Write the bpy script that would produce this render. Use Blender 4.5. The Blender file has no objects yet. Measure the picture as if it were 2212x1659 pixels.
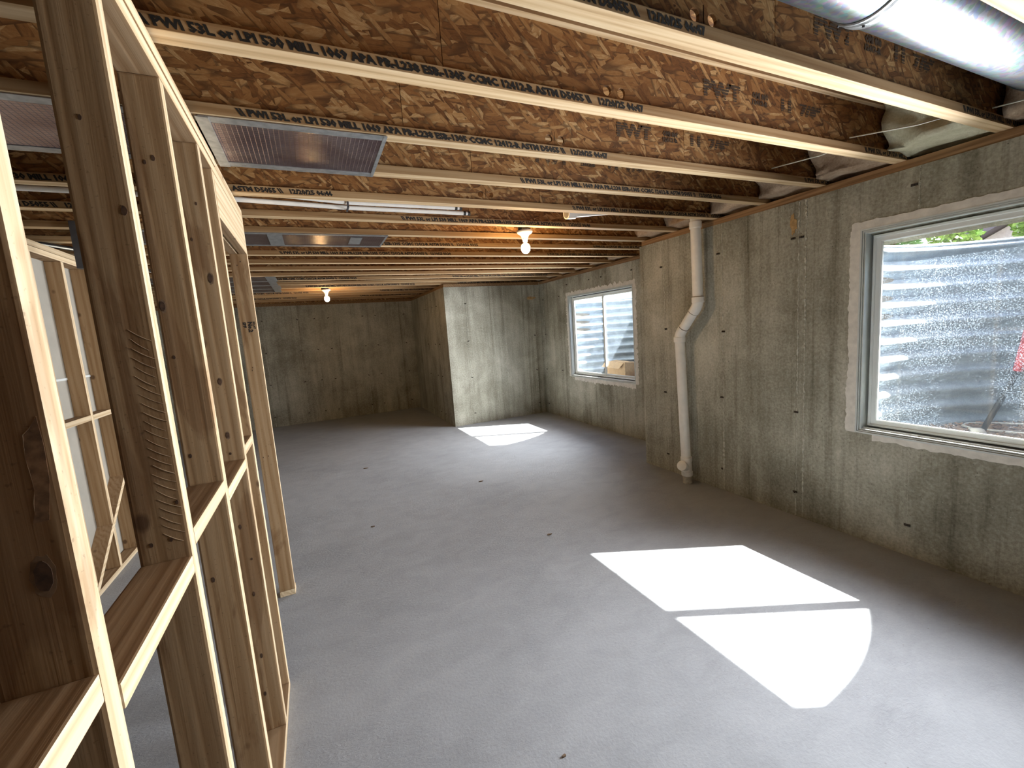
import bpy, bmesh, math, random
from mathutils import Vector, Matrix, noise
random.seed(7)
S = bpy.context.scene
COL = S.collection

# ------------------------------------------------------------------ camera
CAM_H, F_PX = 1.604, 935.92
rx, ry, rz = -0.1267, 0.0719, -0.4245
def _m(a): return Matrix(a)
c, s = math.cos, math.sin
MR = (_m(((c(rz), -s(rz), 0), (s(rz), c(rz), 0), (0, 0, 1)))
      @ _m(((1, 0, 0), (0, c(rx), -s(rx)), (0, s(rx), c(rx))))
      @ _m(((c(ry), 0, s(ry)), (0, 1, 0), (-s(ry), 0, c(ry)))))
MC = MR @ _m(((1, 0, 0), (0, 0, -1), (0, 1, 0)))
cd = bpy.data.cameras.new('camera')
cam = bpy.data.objects.new('camera', cd)
COL.objects.link(cam)
cam.matrix_world = Matrix.Translation((0, 0, CAM_H)) @ MC.to_4x4()
cd.sensor_width = 36.0
cd.sensor_fit = 'HORIZONTAL'
cd.lens = F_PX / 2212.0 * 36.0
cd.clip_start = 0.02
cd.clip_end = 200
S.camera = cam

# ------------------------------------------------------------------ world, sun, exposure
S.view_settings.view_transform = 'Standard'
S.view_settings.look = 'None'
S.view_settings.gamma = 1.0
S.view_settings.use_curve_mapping = False
S.view_settings.exposure = 0.46
W = bpy.data.worlds.new('sky')
S.world = W
W.use_nodes = True
wn = W.node_tree
wn.nodes.clear()
wo = wn.nodes.new('ShaderNodeOutputWorld')
wb = wn.nodes.new('ShaderNodeBackground')
ws = wn.nodes.new('ShaderNodeTexSky')
ws.sky_type = 'NISHITA'
ws.sun_disc = False
ws.sun_elevation = math.radians(43.6)
ws.sun_rotation = math.radians(116)
ws.air_density = 1.0
ws.dust_density = 2.0
ws.ozone_density = 1.0
wb.inputs['Strength'].default_value = 0.66
wn.links.new(ws.outputs[0], wb.inputs[0])
wn.links.new(wb.outputs[0], wo.inputs[0])

SUN_DIR = Vector((1.0, -0.49, 1.06)).normalized()
sd = bpy.data.lights.new('sun', 'SUN')
sd.energy = 48.0
sd.angle = math.radians(0.6)
sd.color = (1.0, 0.96, 0.88)
sun = bpy.data.objects.new('sun', sd)
COL.objects.link(sun)
sun.rotation_euler = SUN_DIR.to_track_quat('Z', 'Y').to_euler()

# added fill lamps on the room side of the panes, boosting the daylight
WINDOW_LAMP = 76.0
WINDOW_COL = (0.94, 0.97, 1.0)
def window_lamp(x, y, z, w, h, power):
    n = 3
    for i in range(n):
        d = bpy.data.lights.new('window_fill', 'AREA')
        d.shape = 'RECTANGLE'
        d.size, d.size_y = h / n, w
        d.energy = power / n
        d.color = WINDOW_COL
        d.spread = math.radians(122)
        o = bpy.data.objects.new('window_fill', d)
        COL.objects.link(o)
        o.location = (x, y, z + h * ((i + 0.5) / n - 0.5))
        tilt = math.radians(2)
        zz = Vector((math.cos(tilt), 0, math.sin(tilt)))        # lamp shines along -zz
        yy = Vector((0, 1, 0)); xx = yy.cross(zz)
        o.rotation_euler = Matrix((xx, yy, zz)).transposed().to_euler()

cy = S.cycles
cy.max_bounces = 9
cy.diffuse_bounces = 5
cy.glossy_bounces = 4
cy.transmission_bounces = 4
cy.transparent_max_bounces = 12
cy.caustics_reflective = False
cy.caustics_refractive = False
cy.sample_clamp_indirect = 8.0
cy.use_denoising = True
cy.use_adaptive_sampling = True
cy.adaptive_threshold = 0.05

# ------------------------------------------------------------------ dimensions
XR, XR2, YJ, YC, XJ, YF = 3.27, 3.878, 3.71, 7.09, 2.085, 9.667
HW, HJ, JD = 2.362, 2.413, 0.3016
XL, YB = -3.8, -6.0
XS0, XS1 = -0.3692, -0.2803        # stud frame, back and front face
T1, T2 = 0.20, 0.11                # wall thickness at the windows
WY0, WY1, WZ0, WZ1 = 0.05, 1.655, 0.745, 2.07
VY0, VY1 = 4.55, 6.14
JOIST_Y = [0.57, 1.0065, 1.4339, 1.8734, 2.2933, 2.7343, 3.19, 3.626, 4.053, 4.51, 4.968, 5.409,
           5.859, 6.284, 6.719, 7.127, 7.538, 7.97, 8.40, 8.83, 9.26]

# ------------------------------------------------------------------ node helpers
class NT:
    def __init__(self, name):
        self.m = bpy.data.materials.new(name)
        self.m.use_nodes = True
        self.t = self.m.node_tree
        self.b = self.t.nodes['Principled BSDF']
        self.out = self.t.nodes['Material Output']
    def n(self, typ, **kw):
        nd = self.t.nodes.new(typ)
        for k, v in kw.items():
            if k.startswith('i_'):
                nd.inputs[int(k[2:])].default_value = v
            else:
                setattr(nd, k, v)
        return nd
    def l(self, a, b): self.t.links.new(a, b)
    def pos(self, scale=(1, 1, 1), rot=(0, 0, 0), rand=False, coord='obj'):
        if coord == 'obj':
            src = self.n('ShaderNodeTexCoord').outputs['Object']
        else:
            src = self.n('ShaderNodeNewGeometry').outputs['Position']
        if rand:
            oi = self.n('ShaderNodeObjectInfo')
            mu = self.n('ShaderNodeVectorMath', operation='MULTIPLY_ADD')
            cmb = self.n('ShaderNodeCombineXYZ')
            for k in range(3): self.l(oi.outputs['Random'], cmb.inputs[k])
            self.l(cmb.outputs[0], mu.inputs[0])
            mu.inputs[1].default_value = (37.0, 53.0, 71.0)
            self.l(src, mu.inputs[2])
            src = mu.outputs[0]
        mp = self.n('ShaderNodeMapping')
        mp.inputs['Scale'].default_value = scale
        mp.inputs['Rotation'].default_value = rot
        self.l(src, mp.inputs['Vector'])
        return mp.outputs[0]
    def noise(self, vec, scale, detail=4, rough=0.55, dist=0.0):
        nd = self.n('ShaderNodeTexNoise')
        nd.inputs['Scale'].default_value = scale
        nd.inputs['Detail'].default_value = detail
        nd.inputs['Roughness'].default_value = rough
        nd.inputs['Distortion'].default_value = dist
        if vec is not None: self.l(vec, nd.inputs['Vector'])
        return nd.outputs['Fac']
    def vor(self, vec, scale, feature='F1', out='Distance', rnd=1.0):
        nd = self.n('ShaderNodeTexVoronoi', feature=feature)
        nd.inputs['Scale'].default_value = scale
        nd.inputs['Randomness'].default_value = rnd
        if vec is not None: self.l(vec, nd.inputs['Vector'])
        return nd.outputs[out]
    def ramp(self, fac, stops, interp='LINEAR'):
        nd = self.n('ShaderNodeValToRGB')
        cr = nd.color_ramp
        cr.interpolation = interp
        while len(cr.elements) < len(stops): cr.elements.new(0.5)
        for e, (p, col) in zip(cr.elements, stops):
            e.position = p
            e.color = col if len(col) == 4 else (*col, 1)
        self.l(fac, nd.inputs[0])
        return nd.outputs[0]
    def val(self, fac, p0, p1):
        nd = self.n('ShaderNodeMapRange')
        nd.inputs[1].default_value, nd.inputs[2].default_value = p0, p1
        self.l(fac, nd.inputs[0])
        return nd.outputs[0]
    def math(self, op, a, b):
        nd = self.n('ShaderNodeMath', operation=op)
        for k, v in enumerate((a, b)):
            if isinstance(v, (int, float)): nd.inputs[k].default_value = v
            else: self.l(v, nd.inputs[k])
        return nd.outputs[0]
    def mix(self, fac, a, b, mode='MIX'):
        nd = self.n('ShaderNodeMix', data_type='RGBA', blend_type=mode)
        for sock, v in ((nd.inputs[0], fac), (nd.inputs[6], a), (nd.inputs[7], b)):
            if isinstance(v, (int, float)): sock.default_value = v
            elif isinstance(v, tuple): sock.default_value = v if len(v) == 4 else (*v, 1)
            else: self.l(v, sock)
        return nd.outputs[2]
    def bump(self, h, strength=0.3, dist=0.01):
        nd = self.n('ShaderNodeBump')
        nd.inputs['Strength'].default_value = strength
        nd.inputs['Distance'].default_value = dist
        self.l(h, nd.inputs['Height'])
        self.l(nd.outputs[0], self.b.inputs['Normal'])
    def set(self, col=None, rough=0.7, metal=0.0, spec=None):
        if col is not None:
            if isinstance(col, tuple): self.b.inputs['Base Color'].default_value = (*col[:3], 1)
            else: self.l(col, self.b.inputs['Base Color'])
        if isinstance(rough, (int, float)): self.b.inputs['Roughness'].default_value = rough
        else: self.l(rough, self.b.inputs['Roughness'])
        self.b.inputs['Metallic'].default_value = metal
        if spec is not None: self.b.inputs['Specular IOR Level'].default_value = spec
        return self.m

def plain(name, col, rough=0.6, metal=0.0, var=0.12, scale=30.0):
    k = NT(name)
    f = k.noise(k.pos(rand=True), scale, 4)
    lo = tuple(v * (1 - var) for v in col)
    hi = tuple(min(1, v * (1 + var)) for v in col)
    return k.set(k.ramp(f, [(0.3, lo), (0.7, hi)]), rough, metal)

def wood(name, axis, light, mid, dark, knots=True, wane=False, stretch=34.0, wide=None, shade_axis=1):
    """sawn softwood with the grain along one axis"""
    k = NT(name)
    sc = [1.0, 1.0, 1.0]
    sc[axis] = 1.0 / stretch
    p = k.pos(tuple(sc), rand=True)
    g1 = k.noise(p, 38, 3, 0.5, 1.6)
    g2 = k.noise(p, 190, 2, 0.6)
    rings = k.n('ShaderNodeTexWave', wave_type='BANDS', bands_direction='DIAGONAL')
    rings.inputs['Scale'].default_value = 17.0
    rings.inputs['Distortion'].default_value = 7.0
    rings.inputs['Detail'].default_value = 2.0
    rings.inputs['Detail Scale'].default_value = 1.2
    k.l(p, rings.inputs['Vector'])
    f = k.math('ADD', k.math('MULTIPLY', g1, 0.55), k.math('MULTIPLY', rings.outputs['Fac'], 0.32))
    f = k.math('ADD', f, k.math('MULTIPLY', g2, 0.22))
    col = k.ramp(f, [(0.22, dark), (0.48, mid), (0.78, light)])
    oi = k.n('ShaderNodeObjectInfo')
    hv = k.n('ShaderNodeHueSaturation')
    k.l(k.val(oi.outputs['Random'], -1.6, 2.6), hv.inputs['Value'])
    k.l(col, hv.inputs['Color'])
    mr = k.n('ShaderNodeMapRange')
    mr.inputs[3].default_value, mr.inputs[4].default_value = 0.86, 1.1
    k.l(oi.outputs['Random'], mr.inputs[0])
    k.l(mr.outputs[0], hv.inputs['Value'])
    col = hv.outputs[0]
    h = f
    if wane:
        q = k.pos((1, 1, 0.22), rand=True)
        w = k.noise(q, 6.0, 5, 0.6, 0.6)
        msk = k.val(w, 0.56, 0.60)
        col = k.mix(k.math('MULTIPLY', msk, 0.45), col, (0.27, 0.135, 0.055))
        sp = k.noise(k.pos(rand=True), 120, 2)
        col = k.mix(k.math('MULTIPLY', k.val(sp, 0.66, 0.74), 0.35), col, (0.10, 0.06, 0.035))
    if wide is not None:                     # shade painted in: faces not turned to the windows are tinted darker
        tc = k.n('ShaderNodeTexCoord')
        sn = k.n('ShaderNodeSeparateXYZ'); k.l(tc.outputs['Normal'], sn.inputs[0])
        shade_mask = k.val(k.math('ABSOLUTE', sn.outputs[shade_axis], 0.0), 0.4, 0.8)
        col = k.mix(shade_mask, col, k.mix(1.0, col, wide, 'MULTIPLY'))
    if knots:
        v = k.vor(k.pos(tuple([1.0 if i != axis else 0.75 for i in range(3)]), rand=True), 6.2)
        km = k.val(v, 0.11, 0.06)
        col = k.mix(k.math('MULTIPLY', km, 0.8), col, (0.085, 0.04, 0.018))
    k.bump(h, 0.25, 0.004)
    return k.set(col, 0.72, 0, 0.3)

LIGHT, MID, DARK = (0.80, 0.655, 0.455), (0.69, 0.53, 0.335), (0.50, 0.34, 0.185)
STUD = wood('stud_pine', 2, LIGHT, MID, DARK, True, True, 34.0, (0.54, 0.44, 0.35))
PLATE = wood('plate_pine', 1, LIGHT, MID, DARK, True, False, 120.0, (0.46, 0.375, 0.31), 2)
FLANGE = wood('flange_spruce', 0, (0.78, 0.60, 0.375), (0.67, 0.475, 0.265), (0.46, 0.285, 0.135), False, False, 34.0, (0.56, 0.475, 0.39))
SILLM = wood('treated_sill', 1, (0.33, 0.20, 0.10), (0.25, 0.145, 0.07), (0.13, 0.07, 0.03), False)

def osb(name, axis_rot):
    """oriented strand board: several layers of long flakes lying across each other"""
    k = NT(name)
    base = k.pos(rot=axis_rot, rand=True)
    col = None
    palette = [(0.0, (0.050, 0.017, 0.005)), (0.15, (0.135, 0.052, 0.014)), (0.38, (0.255, 0.110, 0.032)),
               (0.60, (0.345, 0.165, 0.054)), (0.80, (0.46, 0.26, 0.10)), (0.95, (0.64, 0.43, 0.21))]
    hsum = None
    for i, (ang, sx, sy, cut) in enumerate([(0.0, 8, 32, 0.0), (0.5, 9, 38, 0.40), (-0.7, 10, 44, 0.45), (1.2, 10, 36, 0.58), (-0.25, 5.5, 23, 0.62), (0.3, 7, 28, 0.60), (-0.1, 13, 58, 0.62), (0.8, 17, 70, 0.72)]):
        mp = k.n('ShaderNodeMapping', vector_type='POINT')
        mp.inputs['Rotation'].default_value = (0, 0, ang)
        mp.inputs['Location'].default_value = (i * 3.7, i * 1.9, 0)
        k.l(base, mp.inputs['Vector'])
        warp = k.n('ShaderNodeVectorMath', operation='MULTIPLY')
        warp.inputs[1].default_value = (sx, sy, 0.0)
        k.l(mp.outputs[0], warp.inputs[0])
        vn = k.n('ShaderNodeTexVoronoi', feature='F1', voronoi_dimensions='2D', distance='CHEBYCHEV' if i % 2 else 'MINKOWSKI')
        if not i % 2: vn.inputs['Exponent'].default_value = 2.6
        vn.inputs['Scale'].default_value = 1.0
        k.l(warp.outputs[0], vn.inputs['Vector'])
        sep = k.n('ShaderNodeSeparateColor')
        k.l(vn.outputs['Color'], sep.inputs[0])
        gr = k.noise(warp.outputs[0], 4.0, 4, 0.7)
        tone = k.math('ADD', k.math('MULTIPLY', sep.outputs[0], 0.72), k.math('MULTIPLY', k.val(gr, 0.25, 0.75), 0.34))
        cc = k.ramp(tone, palette)
        edge = k.val(vn.outputs['Distance'], 0.72, 0.42)
        cc = k.mix(k.math('SUBTRACT', 1.0, k.math('MAXIMUM', edge, 0.35)), cc, (0.035, 0.013, 0.004))
        if col is None:
            col, hsum = cc, tone
        else:
            m = k.math('GREATER_THAN', sep.outputs[1], cut)
            col = k.mix(m, col, cc)
            hsum = k.math('ADD', hsum, k.math('MULTIPLY', m, k.math('MULTIPLY', sep.outputs[2], 0.7)))
    big = k.noise(base, 2.2, 3)
    col = k.mix(k.math('MULTIPLY', k.val(big, 0.35, 0.75), 0.35), col, (0.20, 0.085, 0.025))
    k.bump(hsum, 0.35, 0.004)
    return k.set(col, 0.62, 0, 0.35)
OSBX = osb('osb_web', (math.radians(-90), 0, 0))     # faces looking along y: x, z -> u, v
OSBZ = osb('osb_sheet', (0, 0, 0))

def concrete_wall(name, run):
    """cast wall: form panels along axis `run`, streaks, pits"""
    k = NT(name)
    p = k.pos(coord='geo')
    big = k.noise(p, 1.3, 6, 0.62, 0.4)
    sc = [3.2, 3.2, 0.35]
    streak = k.noise(k.pos(tuple(sc), coord='geo'), 2.6, 6, 0.68)
    fine = k.noise(p, 55, 5, 0.7)
    sep = k.n('ShaderNodeSeparateXYZ')
    k.l(p, sep.inputs[0])
    cell = k.math('FLOOR', k.math('DIVIDE', k.math('ADD', sep.outputs[run], 20.0 - 0.015), 0.66), 0.0)
    wnz = k.n('ShaderNodeTexWhiteNoise', noise_dimensions='1D')
    k.l(cell, wnz.inputs['W'])
    frac = k.math('FRACT', k.math('DIVIDE', k.math('ADD', sep.outputs[run], 20.0 - 0.015), 0.66), 0.0)
    edge = k.math('ABSOLUTE', k.math('SUBTRACT', frac, 0.5), 0.0)
    seam = k.val(edge, 0.40, 0.5)
    f = k.math('ADD', k.math('MULTIPLY', big, 0.52), k.math('MULTIPLY', streak, 0.30))
    f = k.math('ADD', f, k.math('MULTIPLY', fine, 0.36))
    f = k.math('ADD', f, k.math('MULTIPLY', wnz.outputs[0], 0.07))
    sc2 = [9.0, 9.0, 0.22]
    drip = k.noise(k.pos(tuple(sc2), coord='geo'), 1.7, 4, 0.7)
    f = k.math('SUBTRACT', f, k.math('MULTIPLY', k.val(drip, 0.55, 0.72), 0.10))
    f = k.math('SUBTRACT', f, k.math('MULTIPLY', seam, 0.05))
    col = k.ramp(f, [(0.36, (0.095, 0.085, 0.060)), (0.47, (0.190, 0.180, 0.138)), (0.56, (0.285, 0.275, 0.222)), (0.64, (0.40, 0.39, 0.325)), (0.78, (0.60, 0.59, 0.51))])
    pit = k.vor(p, 42.0)
    pm = k.math('MULTIPLY', k.val(pit, 0.13, 0.08), k.val(k.noise(p, 7.0, 2), 0.52, 0.6))
    col = k.mix(k.math('MULTIPLY', pm, 0.75), col, (0.07, 0.06, 0.045))
    wsp = k.vor(k.pos((1, 1, 1), coord='geo'), 31.0)
    wm = k.math('MULTIPLY', k.val(wsp, 0.10, 0.05), k.val(k.noise(p, 4.0, 2), 0.5, 0.6))
    col = k.mix(k.math('MULTIPLY', wm, 0.5), col, (0.66, 0.65, 0.58))
    h = k.math('SUBTRACT', k.math('ADD', k.math('MULTIPLY', fine, 0.6), k.math('MULTIPLY', streak, 0.5)), pm)
    k.bump(h, 0.6, 0.012)
    return k.set(col, 0.82, 0, 0.25)
CONCY = concrete_wall('concrete_cast_y', 1)
CONCX = concrete_wall('concrete_cast_x', 0)

def floor_mat():
    k = NT('concrete_slab')
    p = k.pos(coord='geo')
    big = k.noise(p, 0.7, 5, 0.55, 0.6)
    med = k.noise(k.pos((1, 1.6, 1), (0, 0, 0.5), coord='geo'), 4.2, 5, 0.6, 0.8)
    fine = k.noise(p, 70, 4, 0.65)
    f = k.math('ADD', k.math('MULTIPLY', big, 0.5), k.math('MULTIPLY', med, 0.35))
    f = k.math('ADD', f, k.math('MULTIPLY', fine, 0.2))
    col = k.ramp(f, [(0.32, (0.265, 0.280, 0.305)), (0.55, (0.345, 0.364, 0.396)), (0.80, (0.425, 0.444, 0.474))])
    pit = k.vor(p, 26.0)
    pm = k.math('MULTIPLY', k.val(pit, 0.10, 0.05), k.val(k.noise(p, 2.5, 2), 0.55, 0.62))
    col = k.mix(k.math('MULTIPLY', pm, 0.6), col, (0.16, 0.15, 0.14))
    tr = k.noise(k.pos((1, 2.4, 1), (0, 0, 0.7), coord='geo'), 26, 6, 0.7, 1.5)
    gate = k.val(k.noise(p, 1.1, 3), 0.40, 0.66)
    h = k.math('ADD', k.math('MULTIPLY', k.math('MULTIPLY', tr, gate), 1.0), k.math('MULTIPLY', fine, 0.25))
    k.bump(h, 0.55, 0.014)
    return k.set(col, 0.66, 0, 0.2)
FLOORM = floor_mat()

WHITE_PVC = plain('white_pvc', (0.88, 0.86, 0.81), 0.35, 0, 0.05, 14)
WHITE_VINYL = plain('white_vinyl', (0.74, 0.78, 0.78), 0.35, 0, 0.03, 12)
BUCK = plain('grey_vinyl_buck', (0.60, 0.64, 0.635), 0.45, 0, 0.06, 12)
PLASTER = plain('cement_skim', (0.70, 0.68, 0.63), 0.85, 0, 0.12, 24)
PORCELAIN = plain('white_porcelain', (0.84, 0.84, 0.84), 0.25, 0, 0.02, 10)
BLACK = plain('black_plastic', (0.014, 0.013, 0.013), 0.5, 0, 0.2, 20)
DARK_METAL = plain('dark_grey_metal', (0.10, 0.10, 0.11), 0.5, 0.4, 0.2, 16)
TIE = plain('rusty_form_tie', (0.045, 0.035, 0.028), 0.7, 0.3, 0.3, 40)
INK = plain('black_ink', (0.016, 0.014, 0.012), 0.7, 0, 0.2, 60)
INK_FADED = plain('faded_ink', (0.055, 0.032, 0.016), 0.8, 0, 0.3, 60)
RUST = plain('rust_orange', (0.42, 0.27, 0.12), 0.8, 0, 0.3, 50)
CARD = plain('cardboard', (0.52, 0.36, 0.21), 0.85, 0, 0.12, 30)
RED = plain('red_paint', (0.62, 0.04, 0.05), 0.45, 0, 0.1, 20)
SIDING = plain('mauve_siding', (0.48, 0.44, 0.47), 0.8, 0, 0.1, 20)
FASCIA = plain('dark_fascia', (0.10, 0.09, 0.13), 0.7, 0, 0.1, 20)
PALE_STRAW = plain('pale_wire', (0.85, 0.83, 0.72), 0.4, 0.2, 0.05, 20)
WALLBOARD = plain('white_wallboard', (0.40, 0.375, 0.325), 0.9, 0, 0.06, 8)
EARTH = plain('brown_earth', (0.24, 0.20, 0.15), 0.95, 0, 0.3, 12)
BARK = plain('bark', (0.16, 0.11, 0.07), 0.9, 0, 0.3, 30)
LEAF = plain('leaf_green', (0.20, 0.36, 0.08), 0.55, 0, 0.35, 1.2)
LEAFD = plain('needle_green', (0.12, 0.24, 0.09), 0.55, 0, 0.35, 1.2)
EXTW = plain('outer_wall', (0.42, 0.40, 0.37), 0.85, 0, 0.1, 6)
CHIPC = plain('wood_chip', (0.40, 0.25, 0.16), 0.9, 0, 0.35, 9)

def steel():
    k = NT('galvanised_steel')
    p = k.pos(coord='geo')
    v = k.vor(p, 60, out='Color')
    f = k.noise(k.pos((0.2, 3, 3), coord='geo'), 14, 4)
    col = k.ramp(f, [(0.3, (0.085, 0.10, 0.115)), (0.7, (0.135, 0.155, 0.175))])
    col = k.mix(0.10, col, v)
    k.bump(k.noise(k.pos((0.15, 3, 3), coord='geo'), 6, 2), 0.08, 0.02)
    return k.set(col, 0.40, 0.75)
STEEL = steel()
def galv():
    k = NT('weathered_zinc')
    p = k.pos(coord='geo')
    f = k.noise(p, 9, 5, 0.65)
    fl = k.noise(p, 130, 3, 0.7)
    f = k.math('ADD', k.math('MULTIPLY', f, 0.6), k.math('MULTIPLY', fl, 0.5))
    col = k.ramp(f, [(0.35, (0.21, 0.265, 0.325)), (0.75, (0.44, 0.52, 0.60))])
    return k.set(col, 0.55, 0.25)
GALV = galv()
def foil():
    k = NT('scrim_foil')
    p = k.pos(coord='obj')
    sep = k.n('ShaderNodeSeparateXYZ'); k.l(p, sep.inputs[0])
    gx = k.math('ABSOLUTE', k.math('SUBTRACT', k.math('FRACT', k.math('MULTIPLY', sep.outputs[0], 58.0), 0.0), 0.5), 0.0)
    gy = k.math('ABSOLUTE', k.math('SUBTRACT', k.math('FRACT', k.math('MULTIPLY', sep.outputs[1], 58.0), 0.0), 0.5), 0.0)
    ln = k.math('MAXIMUM', k.val(gx, 0.40, 0.5), k.val(gy, 0.40, 0.5))
    nz = k.noise(p, 7, 4)
    col = k.ramp(nz, [(0.3, (0.25, 0.17, 0.185)), (0.7, (0.45, 0.36, 0.37))])
    col = k.mix(k.math('MULTIPLY', ln, 0.55), col, (0.15, 0.10, 0.10))
    k.bump(k.math('ADD', ln, k.math('MULTIPLY', nz, 3.0)), 0.35, 0.004)
    return k.set(col, 0.27, 0.92)
FOIL = foil()
def tape():
    k = NT('grey_foil_tape')
    p = k.pos(coord='geo')
    f = k.noise(p, 30, 4)
    col = k.ramp(f, [(0.3, (0.33, 0.35, 0.36)), (0.7, (0.55, 0.57, 0.58))])
    k.bump(k.noise(p, 50, 3), 0.4, 0.004)
    return k.set(col, 0.42, 0.75)
TAPE = tape()
def fibre(name, lo, hi):
    k = NT(name)
    p = k.pos(rand=True)
    f = k.math('ADD', k.math('MULTIPLY', k.noise(p, 9, 5, 0.65), 0.6), k.math('MULTIPLY', k.noise(p, 90, 4, 0.7), 0.4))
    k.bump(k.noise(p, 60, 5, 0.7), 0.6, 0.01)
    return k.set(k.ramp(f, [(0.35, lo), (0.68, hi)]), 0.95, 0, 0.1)
BATT_Y = fibre('yellow_batt', (0.62, 0.58, 0.38), (0.92, 0.89, 0.70))
BATT_B = fibre('tan_batt', (0.33, 0.22, 0.14), (0.66, 0.52, 0.38))
def glass():
    k = NT('dusty_glass')
    k.t.nodes.remove(k.b)
    tr = k.n('ShaderNodeBsdfTransparent'); tr.inputs[0].default_value = (0.93, 0.95, 0.95, 1)
    gl = k.n('ShaderNodeBsdfGlossy'); gl.inputs['Roughness'].default_value = 0.02
    df = k.n('ShaderNodeBsdfTranslucent'); df.inputs[0].default_value = (0.55, 0.68, 0.85, 1)
    p = k.pos(coord='geo')
    sp = k.noise(p, 170, 3, 0.75)
    area = k.noise(p, 2.2, 4)
    dust = k.math('MULTIPLY', k.val(sp, 0.52, 0.66), k.val(area, 0.36, 0.60))
    dust = k.math('ADD', k.math('MULTIPLY', dust, 0.15), 0.006)
    m1 = k.n('ShaderNodeMixShader'); k.l(dust, m1.inputs[0]); k.l(tr.outputs[0], m1.inputs[1]); k.l(df.outputs[0], m1.inputs[2])
    m2 = k.n('ShaderNodeMixShader'); m2.inputs[0].default_value = 0.045; k.l(m1.outputs[0], m2.inputs[1]); k.l(gl.outputs[0], m2.inputs[2])
    k.l(m2.outputs[0], k.out.inputs[0])
    return k.m
GLASS = glass()
def bulb_mat():
    k = NT('lit_bulb')
    k.set((1, 0.9, 0.7), 0.3)
    k.b.inputs['Emission Color'].default_value = (1.0, 0.62, 0.27, 1)
    k.b.inputs['Emission Strength'].default_value = 200.0
    return k.m
BULB = bulb_mat()

# ------------------------------------------------------------------ geometry helpers
class MB:
    def __init__(self): self.b = bmesh.new()
    def box(self, x0, x1, y0, y1, z0, z1, bev=0.0):
        vs = [self.b.verts.new((x, y, z)) for x in (x0, x1) for y in (y0, y1) for z in (z0, z1)]
        fs = [self.b.faces.new([vs[i] for i in q]) for q in ((0, 1, 3, 2), (4, 6, 7, 5), (0, 4, 5, 1), (2, 3, 7, 6), (0, 2, 6, 4), (1, 5, 7, 3))]
        if bev > 0:
            es = list({e for f in fs for e in f.edges})
            bmesh.ops.bevel(self.b, geom=es, offset=bev, segments=2, profile=0.7, affect='EDGES')
        return self
    def poly(self, pts):
        self.b.faces.new([self.b.verts.new(p) for p in pts]); return self
    def prism(self, pts, d):
        """closed polygon pts (3d) pushed along vector d"""
        d = Vector(d)
        a = [self.b.verts.new(p) for p in pts]
        b = [self.b.verts.new(Vector(p) + d) for p in pts]
        n = len(pts)
        self.b.faces.new(a); self.b.faces.new(b[::-1])
        for i in range(n): self.b.faces.new((a[i], b[i], b[(i + 1) % n], a[(i + 1) % n]))
        return self
    def tube(self, pts, r, n=12, cap=True, radii=None):
        pts = [Vector(p) for p in pts]
        rings = []
        up = None
        for i, p in enumerate(pts):
            t = ((pts[min(i + 1, len(pts) - 1)] - pts[max(i - 1, 0)])).normalized()
            if up is None:
                up = t.orthogonal().normalized()
            up = (up - t * up.dot(t)).normalized()
            w = t.cross(up)
            rr = radii[i] if radii else r
            rings.append([self.b.verts.new(p + (up * math.cos(a) + w * math.sin(a)) * rr) for a in [2 * math.pi * k / n for k in range(n)]])
        for A, B in zip(rings, rings[1:]):
            for k in range(n): self.b.faces.new((A[k], A[(k + 1) % n], B[(k + 1) % n], B[k]))
        if cap:
            self.b.faces.new(rings[0][::-1]); self.b.faces.new(rings[-1])
        return self
    def lathe(self, prof, center, n=24):
        """profile (r, z) about a vertical axis at center"""
        cx, cyy, cz = center
        rings = []
        for r, z in prof:
            rings.append([self.b.verts.new((cx + r * math.cos(2 * math.pi * k / n), cyy + r * math.sin(2 * math.pi * k / n), cz + z)) for k in range(n)])
        for A, B in zip(rings, rings[1:]):
            for k in range(n): self.b.faces.new((A[k], A[(k + 1) % n], B[(k + 1) % n], B[k]))
        self.b.faces.new(rings[0]); self.b.faces.new(rings[-1][::-1])
        return self
    def obj(self, name, mat, parent=None, smooth=False, loc=None, fix=True):
        if fix: bmesh.ops.recalc_face_normals(self.b, faces=self.b.faces[:])
        me = bpy.data.meshes.new(name)
        self.b.to_mesh(me); self.b.free()
        if smooth:
            for p in me.polygons: p.use_smooth = True
        me.materials.append(mat)
        return link(name, me, parent, loc)
def link(name, data, parent=None, loc=None):
    o = bpy.data.objects.new(name, data)
    COL.objects.link(o)
    if parent is not None:
        o.parent = parent
        if loc is not None: o.location = Vector(loc) - parent.location
        else: o.location = -Vector(parent_world(parent))
    elif loc is not None: o.location = loc
    return o
def parent_world(p):
    v = Vector(p.location)
    while p.parent is not None:
        p = p.parent; v = v + Vector(p.location)
    return v
def thing(name, loc, label, cat, group=None):
    o = bpy.data.objects.new(name, None)
    COL.objects.link(o)
    o.location = loc; o.empty_display_size = 0.1
    return tag(o, label, cat, group)
def tag(o, label, cat, group=None, kind=None):
    o['label'] = label; o['category'] = cat
    if group: o['group'] = group
    if kind: o['kind'] = kind
    return o
def struct(o):
    o['kind'] = 'structure'; return o
def autosmooth(o, ang=40):
    me = o.data
    for p in me.polygons: p.use_smooth = True
    try: me.set_sharp_from_angle(angle=math.radians(ang))
    except Exception: pass
    return o

# ------------------------------------------------------------------ the shell
def grid_floor():
    return MB().box(XL, XR2 + 0.2, YB, YF + 0.25, -0.12, 0.0).obj('floor', FLOORM)
struct(grid_floor())
ceil = struct(MB().box(XL, XR2 + 0.25, YB, YF + 0.25, HJ + JD + 0.001, HJ + JD + 0.02).obj('ceiling', OSBZ))

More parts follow.
